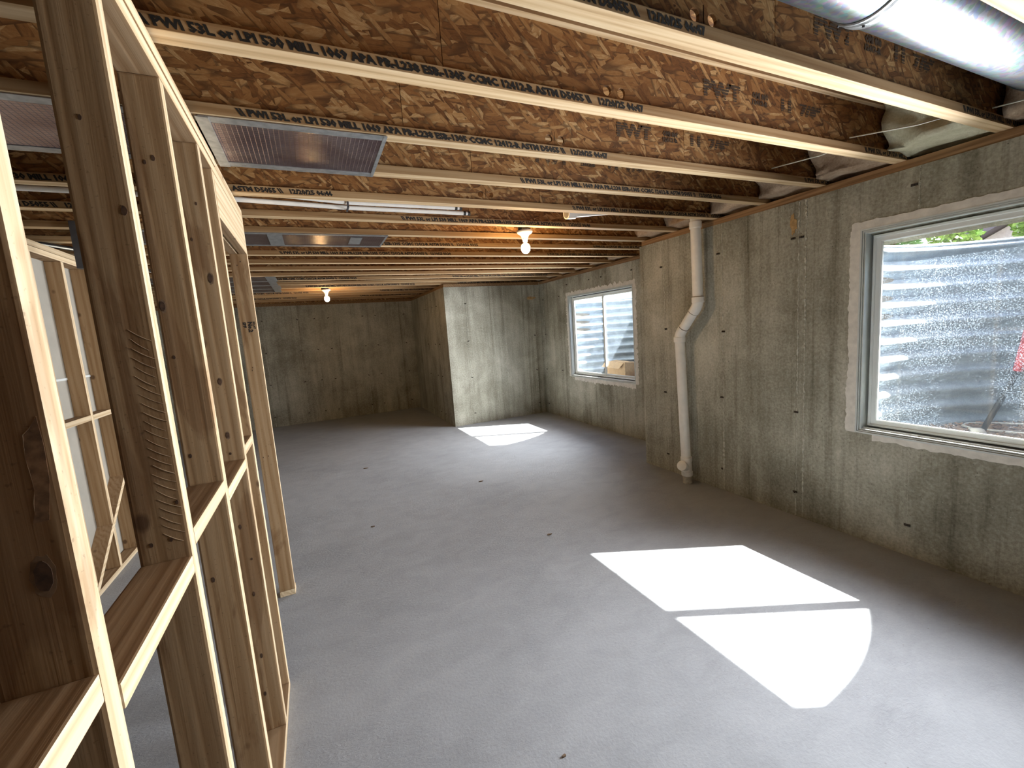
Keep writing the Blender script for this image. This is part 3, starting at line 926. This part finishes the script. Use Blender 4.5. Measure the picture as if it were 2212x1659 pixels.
# ------------------------------------------------------------------ stud frame on the left
STUDS = [0.2895, 0.6959, 1.1227, 1.5274, 1.9451, 2.1889, 3.0546]     # far edges
HP = 2.327
fr = thing('stud_frame', (-0.325, 1.6, 0), 'near open pine stud frame with doorway on the left side', 'wall frame')
NAILS = MB()
for i, y in enumerate(STUDS):
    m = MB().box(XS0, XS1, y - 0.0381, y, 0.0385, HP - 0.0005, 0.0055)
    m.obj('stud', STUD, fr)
KNOT = plain('dark_knot', (0.075, 0.038, 0.02), 0.8, 0, 0.45, 90)
KNOTRIM = plain('knot_ring', (0.20, 0.125, 0.07), 0.8, 0, 0.3, 60)
SPLINTER = plain('torn_fibre', (0.34, 0.235, 0.14), 0.85, 0, 0.25, 60)
def disc(m, x, y, z, rx_, rz_, seed=0, n=16, t=0.0006):
    rnd = random.Random(seed)
    m.prism([(x + rx_ * rnd.uniform(.85, 1.1) * math.cos(2 * math.pi * k / n), y, z + rz_ * rnd.uniform(.85, 1.1) * math.sin(2 * math.pi * k / n)) for k in range(n)], (0, -t, 0))
kn = {1: [(-0.31, 1.36, .0085, .02)], 2: [(-0.333, 2.041, .003, .005), (-0.293, 1.879, .005, .009), (-0.291, 1.297, .003, .005), (-0.345, 1.217, .003, .005), (-0.311, 1.221, .003, .005)],
      3: [(-0.341, 2.108, .003, .006), (-0.322, 2.12, .004, .008), (-0.356, 1.733, .006, .014), (-0.349, 1.592, .003, .005), (-0.35, 1.309, .003, .006), (-0.346, .928, .004, .008)],
      4: [(-0.31, 2.121, .003, .006), (-0.302, 1.862, .007, .016), (-0.339, 1.998, .003, .006), (-0.323, 1.487, .006, .011), (-0.325, 1.283, .006, .011), (-0.325, 1.212, .003, .005), (-0.331, .921, .004, .01), (-0.321, .638, .004, .01), (-0.328, .373, .004, .01), (-0.336, .207, .004, .01), (-0.31, .783, .003, .005)],
      6: [(-0.338, 2.084, .003, .004), (-0.319, 2.105, .003, .004), (-0.339, 1.467, .002, .004), (-0.335, 1.484, .002, .004), (-0.349, .928, .002, .004), (-0.321, .932, .002, .004)]}
studs = [o for o in fr.children if o.name.startswith('stud')]
for i, l in kn.items():
    for q, (x, z, a, b) in enumerate(l):
        yy = STUDS[i] - 0.0381
        if a > 0.0055:
            m = MB(); disc(m, x, yy, z, a * 1.4, b * 1.4, q + i, 18, 0.00012); m.obj('knot_ring', KNOTRIM, studs[i])
        m = MB(); disc(m, x, yy, z, a, b, q + 7 * i, 14, 0.0009)
        m.obj('knot' if a > 0.0055 else 'nail_hole', KNOT, studs[i])
# saw tooth marks on the second stud and a torn patch on the first
m = MB(); rnd = random.Random(12)
yy = STUDS[2] - 0.0381
for k in range(24):
    z = 1.655 - k * 0.0182
    xa_, xb_ = -0.318 - rnd.uniform(0, .004) - 0.0001 * k, -0.287 + rnd.uniform(-.006, .004)
    w = rnd.uniform(0.0005, 0.0009)
    pts = []
    for t in range(6):
        f = t / 5
        pts.append((xa_ + (xb_ - xa_) * f, yy - 0.0002, z - 0.024 * f - 0.002 * math.sin(f * 3.1)))
    m.tube(pts, w, 5, True, [w * (0.4 + 0.8 * math.sin(math.pi * (0.15 + 0.7 * t / 5))) for t in range(6)])
m.obj('saw_mark', SPLINTER, studs[2])['kind'] = 'stuff'
m = MB(); yy = STUDS[1] - 0.0381
pl = [(-0.288, 1.545), (-0.296, 1.532), (-0.302, 1.526), (-0.304, 1.50), (-0.303, 1.485), (-0.302, 1.462), (-0.305, 1.448), (-0.306, 1.435), (-0.309, 1.424)]
m.tube([(x, yy, z) for x, z in pl], 0.0008, 5, True, [0.0002, 0.0004, 0.0006, 0.0003, 0.0005, 0.0003, 0.0006, 0.0003, 0.0002])
m.obj('torn_edge', SPLINTER, studs[1])
m = MB(); m.prism([(x, yy, z) for x, z in pl + [(-0.295, 1.425), (-0.288, 1.47), (-0.2865, 1.51)]], (0, -0.0003, 0))
m.obj('torn_patch', plain('torn_bark', (0.22, 0.125, 0.065), 0.9, 0, 0.5, 70), studs[1])
for a, b in ((0.1, 2.19), (3.0165, 3.10)):
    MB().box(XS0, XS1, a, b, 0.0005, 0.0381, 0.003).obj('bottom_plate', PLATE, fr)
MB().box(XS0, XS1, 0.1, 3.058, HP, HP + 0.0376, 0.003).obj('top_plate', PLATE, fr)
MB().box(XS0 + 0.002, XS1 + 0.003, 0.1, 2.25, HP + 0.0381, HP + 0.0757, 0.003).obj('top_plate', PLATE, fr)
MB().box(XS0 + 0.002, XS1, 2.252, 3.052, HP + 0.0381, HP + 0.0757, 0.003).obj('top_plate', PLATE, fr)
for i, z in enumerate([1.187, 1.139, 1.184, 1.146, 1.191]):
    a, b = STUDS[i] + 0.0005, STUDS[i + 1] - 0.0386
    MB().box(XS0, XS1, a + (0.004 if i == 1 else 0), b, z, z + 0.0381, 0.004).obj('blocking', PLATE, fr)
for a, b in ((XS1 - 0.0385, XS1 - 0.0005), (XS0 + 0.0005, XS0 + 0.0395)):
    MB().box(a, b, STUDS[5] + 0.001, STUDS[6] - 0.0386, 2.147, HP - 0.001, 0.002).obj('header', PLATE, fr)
# grade stamp on the doorway stud, read along its length
for k, (b, sz, dz) in enumerate((('SPF', 0.022, 0.03), ('No.2', 0.030, 0.0), ('KD-HT', 0.014, -0.022))):
    me = text_mesh(b, sz, 0.0)
    o = link('grade_stamp', me, fr, (-0.352 + 0.0 + k * 0.026, STUDS[6] - 0.0381 - 0.0009, 1.755))
    o.rotation_euler = (math.radians(90), math.radians(90), 0)
    o['kind'] = 'stuff'

# ------------------------------------------------------------------ stud frame of the stairs, seen between the near studs
XB1 = -1.50; XB0 = XB1 - 0.0889
bk = thing('stud_frame', (-1.54, 4.1, 0), 'distant stud frame backed with white board, seen between the near studs', 'wall frame')
for y in (3.72, 4.118, 4.47, 4.90):
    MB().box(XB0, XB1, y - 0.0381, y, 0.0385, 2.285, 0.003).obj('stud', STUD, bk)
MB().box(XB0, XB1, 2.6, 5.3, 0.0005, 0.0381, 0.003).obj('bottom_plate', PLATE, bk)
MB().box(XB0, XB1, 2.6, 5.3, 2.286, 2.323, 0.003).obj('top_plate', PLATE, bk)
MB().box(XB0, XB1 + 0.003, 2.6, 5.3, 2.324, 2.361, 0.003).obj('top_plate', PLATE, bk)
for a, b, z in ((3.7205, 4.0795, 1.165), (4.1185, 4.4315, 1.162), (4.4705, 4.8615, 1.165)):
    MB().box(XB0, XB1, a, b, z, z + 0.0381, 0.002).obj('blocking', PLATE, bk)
MB().prism([(XB0 - 0.013, 2.6, 0.04), (XB0 - 0.001, 2.6, 0.04), (XB0 - 0.001, 5.3, 0.04), (XB0 - 0.013, 5.3, 0.04)], (0, 0, 1.427)).obj('backing_board', WALLBOARD, bk)
MB().box(XB0 - 0.013, XB0 - 0.001, 2.6, 5.3, 1.485, 2.36).obj('backing_board', WALLBOARD, bk)
MB().box(XB0 - 0.012, XB0 + 0.004, 2.6, 5.3, 1.468, 1.484).obj('joint_strip', WHITE_VINYL, bk)
sl = (0.60 - 0.056) / (4.42 - 3.74)
MB().prism([(XB0, 3.66, 0.04), (XB0, 3.72, 0.04), (XB0, 4.86, 0.04 + 1.14 * sl), (XB0, 4.86, 0.085 + 1.14 * sl)], (0.092, 0, 0)).obj('stair_rake', PLATE, bk)

# ------------------------------------------------------------------ round steel duct with collar
DC, DR = (0.82, 2.581), 0.126
du = thing('steel_duct', (1.6, 0.82, DC[1]), 'shiny round steel duct hanging between the nearest ceiling joists', 'duct')
for a, b, r0, r1 in ((-3.4, 1.66, DR, DR), (1.68, 2.93, DR - 0.002, DR - 0.002)):
    MB().tube([(a, *DC), (b, *DC)], r0, 56).obj('duct_pipe', STEEL, du)
autosmooth(du.children[0]); autosmooth(du.children[1])
pf = [(1.63, DR + 0.001), (1.633, DR + 0.005), (1.645, DR + 0.003), (1.655, DR + 0.006), (1.672, DR + 0.003), (1.684, DR + 0.006), (1.69, DR + 0.001)]
autosmooth(MB().tube([(x, *DC) for x, r in pf], 0, 56, False, [r for x, r in pf]).obj('collar', TAPE, du), 25)
for a in (-1.35, -0.7):
    p = (1.66, DC[0] + math.cos(a) * (DR + 0.006), DC[1] + math.sin(a) * (DR + 0.006))
    MB().tube([p, (p[0], p[1] + math.cos(a) * .005, p[2] + math.sin(a) * .005)], 0.004, 8).obj('screw', DARK_METAL, du)
el = [(2.925, *DC), (2.96, *DC), (2.99, *DC)]
autosmooth(MB().tube(el, DR, 40, True, [DR + 0.002, DR + 0.001, DR - 0.02]).obj('end_cap', STEEL, du))

# ------------------------------------------------------------------ foil faced return-air panels
def foil_panel(x0, x1, ya, yb, label, name='foil_panel', strips=1, end=True):
    root = thing(name, ((x0 + x1) / 2, (ya + yb) / 2, HJ), label, 'duct panel', 'foil panels under the joists')
    z = HJ - 0.0035
    m = MB().box(x0, x1, ya, yb, z, z + 0.003)
    m.obj('foil_sheet', FOIL, root)
    def strip(a, b, c0, d, dz=0.002):
        mm = MB().box(a, b, c0, d, z - dz, z - 0.0002)
        bmesh.ops.subdivide_edges(mm.b, edges=[e for e in mm.b.edges if abs((e.verts[0].co - e.verts[1].co).x) > 0.2], cuts=40)
        for v in mm.b.verts: v.co.y += 0.003 * noise.noise((v.co.x * 9, v.co.y * 3, 1))
        mm.obj('edge_tape', TAPE, root)
    strip(x0, x1, ya - 0.004, ya + 0.040); strip(x0, x1, yb - 0.045, yb + 0.004)
    if end:
        MB().box(x1 - 0.012, x1 + 0.003, ya, yb, z - 0.003, z + 0.002).obj('end_strip', TAPE, root)
        MB().box(x1 + 0.001, x1 + 0.004, ya + 0.062, yb - 0.062, HJ, HJ + JD - 0.002).obj('end_board', DARK_METAL, root)
    return root
fp = foil_panel(-0.262, 0.375, 1.884, 2.345, 'large foil faced panel under the joists beside the near stud frame')
MB().box(-0.272, -0.232, 1.88, 2.349, HJ - 0.009, HJ - 0.0058).obj('end_flange', TAPE, fp)
foil_panel(-2.4, -0.385, 1.884, 2.345, 'pinkish foil panel seen beyond the first studs at upper left', end=False)
f2 = foil_panel(-1.2, 0.655, 3.64, 4.10, 'second foil panel under the joists, reflecting the nearer bulb')
MB().box(-0.20, -0.10, 3.66, 4.08, HJ - 0.0070, HJ - 0.0060).obj('patch_tape', TAPE, f2)
MB().box(0.38, 0.47, 3.72, 3.98, HJ - 0.0070, HJ - 0.0060).obj('patch_tape', TAPE, f2)
def far_panels():
    root = thing('foil_panel', (-0.6, 6.9, HJ), 'farthest dark foil panel with grey tape bands over several joists', 'duct panel', 'foil panels under the joists')
    for k in range(4):
        ya = JOIST_Y[12 + k] + 0.03 if k else JOIST_Y[12] + 0.03
        yb = JOIST_Y[13 + k] + 0.03
        MB().box(-1.6, -0.36, ya + 0.03, yb - 0.03, HJ - 0.0035, HJ - 0.0005).obj('foil_sheet', FOIL, root)
        MB().box(-1.6, -0.32, yb - 0.035, yb + 0.035, HJ - 0.0052, HJ - 0.0005).obj('edge_tape', TAPE, root)
        MB().box(-0.40, -0.29 - 0.02 * (k % 2), ya, yb, HJ - 0.0070, HJ - 0.0053).obj('end_tape', TAPE, root)
far_panels()

# ------------------------------------------------------------------ pipes
dp = thing('drain_pipe', (3.16, 3.015, 0), 'white plastic drain pipe with offset elbows standing by the concrete wall', 'pipe')
PX = 3.16; R = 0.0445
A0, A1 = Vector((PX, 2.868, 2.44)), Vector((PX, 2.855, 1.735))
B0, B1 = Vector((PX, 3.078, 1.395)), Vector((PX, 3.030, 0.25))
E1, E2 = Vector((PX, 2.853, 1.70)), Vector((PX, 3.080, 1.43))
C0 = Vector((PX, 3.015, 0.0))
autosmooth(MB().tube([A0, A1], R, 28).obj('upper_pipe', WHITE_PVC, dp))
autosmooth(MB().tube([B0, B1], R, 28).obj('lower_pipe', WHITE_PVC, dp))
def arc(p0, p1, p2, n=8):
    return [((1 - t) ** 2) * p0 + 2 * t * (1 - t) * p1 + t * t * p2 for t in [k / n for k in range(n + 1)]]
d = (E2 - E1).normalized()
e1 = arc(A1 + Vector((0, 0, 0.01)), E1 - Vector((0, 0, 0.015)), E1 + d * 0.09)
e2 = arc(E2 - d * 0.09, E2 + Vector((0, 0, 0.015)), B0 - Vector((0, 0, 0.01)))
autosmooth(MB().tube(e1, R + 0.003, 28).obj('elbow', WHITE_PVC, dp), 50)
autosmooth(MB().tube([E1 + d * 0.088, E2 - d * 0.088], R, 28).obj('offset_pipe', WHITE_PVC, dp))
autosmooth(MB().tube(e2, R + 0.003, 28).obj('elbow', WHITE_PVC, dp), 50)
def collar(p, ax, ln, r):
    autosmooth(MB().tube([p - ax * ln / 2, p - ax * (ln / 2 - .004), p + ax * (ln / 2 - .004), p + ax * ln / 2], 0, 28, True, [r - .003, r, r, r - .003]).obj('coupling', WHITE_PVC, dp), 30)
Z = Vector((0, 0, 1))
collar(Vector((PX, 2.868, 2.385)), Z, 0.06, R + 0.007)
collar(A1 + Z * 0.005, Z, 0.05, R + 0.008)
collar(B0 - Z * 0.005, Z, 0.05, R + 0.008)
JOINT = plain('pipe_joint_shadow', (0.25, 0.22, 0.19), 0.6, 0, 0.1, 20)  # dark tone painted as shade at pipe joints and in the socket mouth
for p, ax in ((E1 + d * 0.088, d), (E2 - d * 0.088, d), (A1 + Z * 0.033, Z), (B1 + Z * 0.002, Z)):
    MB().tube([p - ax * 0.003, p + ax * 0.003], R + 0.0034, 28).obj('joint_shadow', JOINT, dp)
# clean-out tee
tz = lambda z: Vector((PX, 3.015 + 0.012 * z / 0.25, z))
autosmooth(MB().tube([tz(0.075), tz(0.25)], R + 0.003, 28).obj('clean_out_tee', WHITE_PVC, dp), 40)
collar(tz(0.235), Z, 0.045, R + 0.008); collar(tz(0.095), Z, 0.045, R + 0.008)
q0, q1 = tz(0.15), Vector((PX - 0.075, 3.0, 0.185))
autosmooth(MB().tube([q0, q1], R - 0.004, 24).obj('clean_out_branch', WHITE_PVC, dp), 40)
qd = (q1 - q0).normalized()
autosmooth(MB().tube([q1 - qd * .004, q1 + qd * .022, q1 + qd * .026], 0, 24, True, [R + .003, R + .003, R - .004]).obj('clean_out_cap', WHITE_PVC, dp), 30)
GREYP = plain('cement_stained_pvc', (0.50, 0.47, 0.40), 0.7, 0, 0.25, 40)
autosmooth(MB().tube([tz(0.0), tz(0.085)], R - 0.002, 24).obj('stub', GREYP, dp), 40)
# branch drain lying in the joist bay
autosmooth(MB().tube([(1.945, 3.03, 2.475), (2.02, 3.03, 2.482), (2.03, 3.03, 2.483), (2.75, 3.03, 2.56)], 0, 24, True, [0.046, 0.046, 0.036, 0.036]).obj('branch_pipe', WHITE_PVC, dp), 40)
MB().tube([(1.9435, 3.03, 2.4748), (1.9445, 3.03, 2.4749)], 0.036, 24).obj('socket_mouth', JOINT, dp)
autosmooth(MB().tube([(2.74, 3.03, 2.559), (3.0, 3.0, 2.585), (3.12, 2.91, 2.56), (3.16, 2.868, 2.43)], 0.036, 24).obj('branch_bend', WHITE_PVC, dp), 50)

def twin(name, pts, label):
    root = thing('water_tube', pts[-1], label, 'pipe', 'white tubes in the joist bay')
    autosmooth(MB().tube(pts, 0.0135, 16).obj('tube', WHITE_PVC, root), 50)
    e = Vector(pts[-1])
    autosmooth(MB().tube([e - Vector((0.004, 0, 0)), e + Vector((0.012, 0, 0))], 0.0155, 16).obj('end_ring', BLACK, root), 40)
    autosmooth(MB().tube([e + Vector((0.012, 0, 0)), e + Vector((0.03, 0, 0))], 0.012, 16).obj('end_plug', PORCELAIN, root), 40)
    autosmooth(MB().tube([e + Vector((0.03, 0, 0)), e + Vector((0.045, 0, 0))], 0.0155, 16).obj('end_ring', BLACK, root), 40)
    return root
twin('a', [(-3.0, 2.90, 2.45), (-1.2, 2.955, 2.443), (-0.29, 2.972, 2.443), (0.31, 3.052, 2.447), (1.10, 3.056, 2.447)], 'longer white water tube nearer the bulb, ending with a black ring')
twin('b', [(-3.0, 2.86, 2.475), (-0.6, 2.88, 2.475), (0.0, 2.935, 2.465), (0.31, 3.0, 2.465), (1.02, 3.0, 2.465)], 'shorter white water tube behind the other, ending with a black ring')
tag(MB().box(0.304, 0.316, 2.975, 3.085, 2.429, 2.433).box(0.304, 0.316, 2.975, 2.979, 2.43, 2.49).obj('pipe_strap', DARK_METAL), 'grey strap holding the twin white tubes', 'strap')
for k, (x, y) in enumerate(((0.985, 3.33), (1.075, 3.33))):
    tag(MB().tube([(x + 0.06, y - 0.03, 2.47), (x, y + 0.25, 2.52)], 0.011, 10).obj('tube_stub', WHITE_PVC, None, True),
        ('left' if k == 0 else 'right') + ' of two short white tube stubs beside the nearer lamp', 'pipe')

# ------------------------------------------------------------------ lamps
def lamp(x, y, zd, label, drop=0.0):
    root = thing('bulb_lamp', (x, y, HJ), label, 'ceiling lamp', 'bare bulb lamps')
    MB().tube([(x - 0.012, y - 0.02, zd + 0.003), (x - 0.012, y - 0.02, zd + 0.075)], 0.054, 8).obj('junction_box', BLACK, root)
    autosmooth(MB().lathe([(0.058, 0.004), (0.066, 0.0), (0.067, -0.008), (0.058, -0.020), (0.036, -0.034), (0.028, -0.052), (0.026, -0.062)], (x, y, zd)).obj('lampholder', PORCELAIN, root), 60)
    autosmooth(MB().lathe([(0.024, -0.062), (0.025, -0.068), (0.021, -0.072), (0.021, -0.085)], (x, y, zd)).obj('socket_ring', PORCELAIN, root), 60)
    autosmooth(MB().lathe([(0.013, -0.084), (0.014, -0.092), (0.019, -0.102), (0.022, -0.107)], (x, y, zd)).obj('bulb_neck', PORCELAIN, root), 60)
    pr = [(0.022, -0.106), (0.027, -0.113), (0.031, -0.128), (0.031, -0.140), (0.027, -0.154), (0.018, -0.165), (0.006, -0.170)]
    pr = [(r * 1.2, -0.106 + (z + 0.106) * 1.2) for r, z in pr]
    MB().lathe(pr, (x, y, zd)).obj('bulb', BULB, root, True)
    return root
lamp(1.712, 3.315, 2.398, 'nearer bare bulb in white porcelain holder, lit, left of the drain pipe')
lamp(0.300, 7.30, 2.398, 'farther bare bulb lit under the ceiling before the dark back wall')

# ------------------------------------------------------------------ insulation, wires, cables
def batt(x0, x1, y0, y1, z0, z1, mat, label, seed, amp=0.035):
    m = MB().box(x0, x1, y0, y1, z0, z1)
    bmesh.ops.subdivide_edges(m.b, edges=m.b.edges[:], cuts=9, use_grid_fill=True)
    for v in m.b.verts:
        q = Vector((v.co.x * 8, v.co.y * 7, v.co.z * 14)) + Vector((seed * 7, 0, 0))
        f = min(1, max(0, (x1 - v.co.x) / (x1 - x0) + 0.25))
        dx = noise.noise(q) * amp * 1.6 * f
        dz = noise.noise(q + Vector((5, 5, 0))) * amp
        v.co.x += dx - (0.10 * f * (v.co.z - z0) / (z1 - z0))
        v.co.z = min(HJ + JD - 0.004, v.co.z + dz * (1 if v.co.z > z0 + .05 else 0.35) + 0.02 * f)
        v.co.z = max(HJ + 0.004, v.co.z)
        v.co.y = min(y1 + 0.002, max(y0 - 0.002, v.co.y))
    o = m.obj('insulation_batt', mat, None, True)
    return tag(o, label, 'insulation', 'insulation stuffed at the joist ends')
names = {0: 'dark insulation stuffed at the end of the bay holding the round duct',
         1: 'cream insulation batt bulging at the wall end of the bay behind the duct',
         2: 'brown torn insulation at the wall end of the stamped joist bay',
         3: 'brown insulation at the wall end of the large foil panel bay',
         4: 'tan insulation at the wall end of the bay before the drain pipe top',
         5: 'tan insulation wad above and behind the drain pipe top',
         6: 'tan insulation at the wall end of the bay with the nearer bulb'}
for j in range(7):
    ya, yb = JOIST_Y[j] + FW + 0.001, JOIST_Y[j + 1] - 0.001
    batt(XR - (0.20 if j == 1 else 0.09), XR + 0.13, ya, yb, HJ + 0.012, HJ + (0.27 if j < 2 else 0.20), BATT_Y if j == 1 else BATT_B, names[j], j + 1, 0.05)
for j in range(9, 15):
    ya, yb = JOIST_Y[j] + FW + 0.001, JOIST_Y[j + 1] - 0.001
    batt(XR2 - 0.05, XR2 + 0.075, ya, yb, HJ + 0.012, HJ + 0.16, BATT_B, 'tan insulation over the far window wall in the %s joist bay from the duct' % ORD[j], j + 1)
for j, pts, lab in ((0, [(3.02, 0.64, 2.462), (3.03, 0.82, 2.448), (3.03, 1.006, 2.47)], 'pale spring wire across the bay under the duct end'),
                    (1, [(2.93, 1.071, 2.47), (2.83, 1.20, 2.455), (2.70, 1.433, 2.475)], 'pale spring wire across the bay in front of the cream insulation'),
                    (2, [(2.745, 1.498, 2.455), (2.74, 1.60, 2.452), (2.72, 1.873, 2.475)], 'short pale spring wire by the end of the stamped joist')):
    tag(MB().tube(pts, 0.0035, 6).obj('support_wire', PALE_STRAW, None, True), lab, 'wire', 'insulation support wires')
cb = [(-3.2, 3.6, 2.39), (-2.2, 3.8, 2.36), (-1.55, 4.0, 2.385), (-1.35, 4.4, 2.39), (-1.3, 5.6, 2.395)]
for k, (dy, dz, r, mt, lab) in enumerate(((0, 0, 0.014, BLACK, 'thick black cable over the distant stud frame'),
                                          (0.05, 0.012, 0.010, BLACK, 'thin black cable beside the thick one over the distant stud frame'),
                                          (-0.06, 0.0, 0.005, PALE_STRAW, 'thin white cable sagging over the distant stud frame'))):
    pts = [(x, y + dy, z + dz - (0.01 if k == 2 else 0)) for x, y, z in cb]
    tag(MB().tube(pts, r, 8).obj('cable', mt, None, True), lab, 'cable')
tag(MB().box(-1.245, -1.195, 3.575, 3.6255, 2.16, HJ + 0.03, 0.003).obj('junction_box', DARK_METAL), 'dark grey metal box hanging beyond the second near stud', 'box')

# ------------------------------------------------------------------ crumbs on the slab
for k, (x, y, r) in enumerate(((0.435, 5.589, 0.03), (0.298, 3.771, 0.022), (1.501, 2.82, 0.022), (0.677, 1.27, 0.012), (1.485, 4.265, 0.03))):
    rnd = random.Random(k); m = MB()
    pts = [(x + r * rnd.uniform(.6, 1.1) * math.cos(a), y + 0.5 * r * rnd.uniform(.5, 1.1) * math.sin(a), 0.0005) for a in [2 * math.pi * i / 7 for i in range(7)]]
    m.prism(pts, (0, 0, 0.006))
    tag(m.obj('debris_crumb', BARK), ['dark crumb on the slab straight before the dark back wall', 'dark crumb on the slab beside the doorway stud',
        'brown crumb on the slab just beyond the big sun patch', 'tiny dark crumb on the slab nearest the camera', 'dark crumb on the slab between the two sun patches'][k], 'crumb', 'crumbs on the floor')
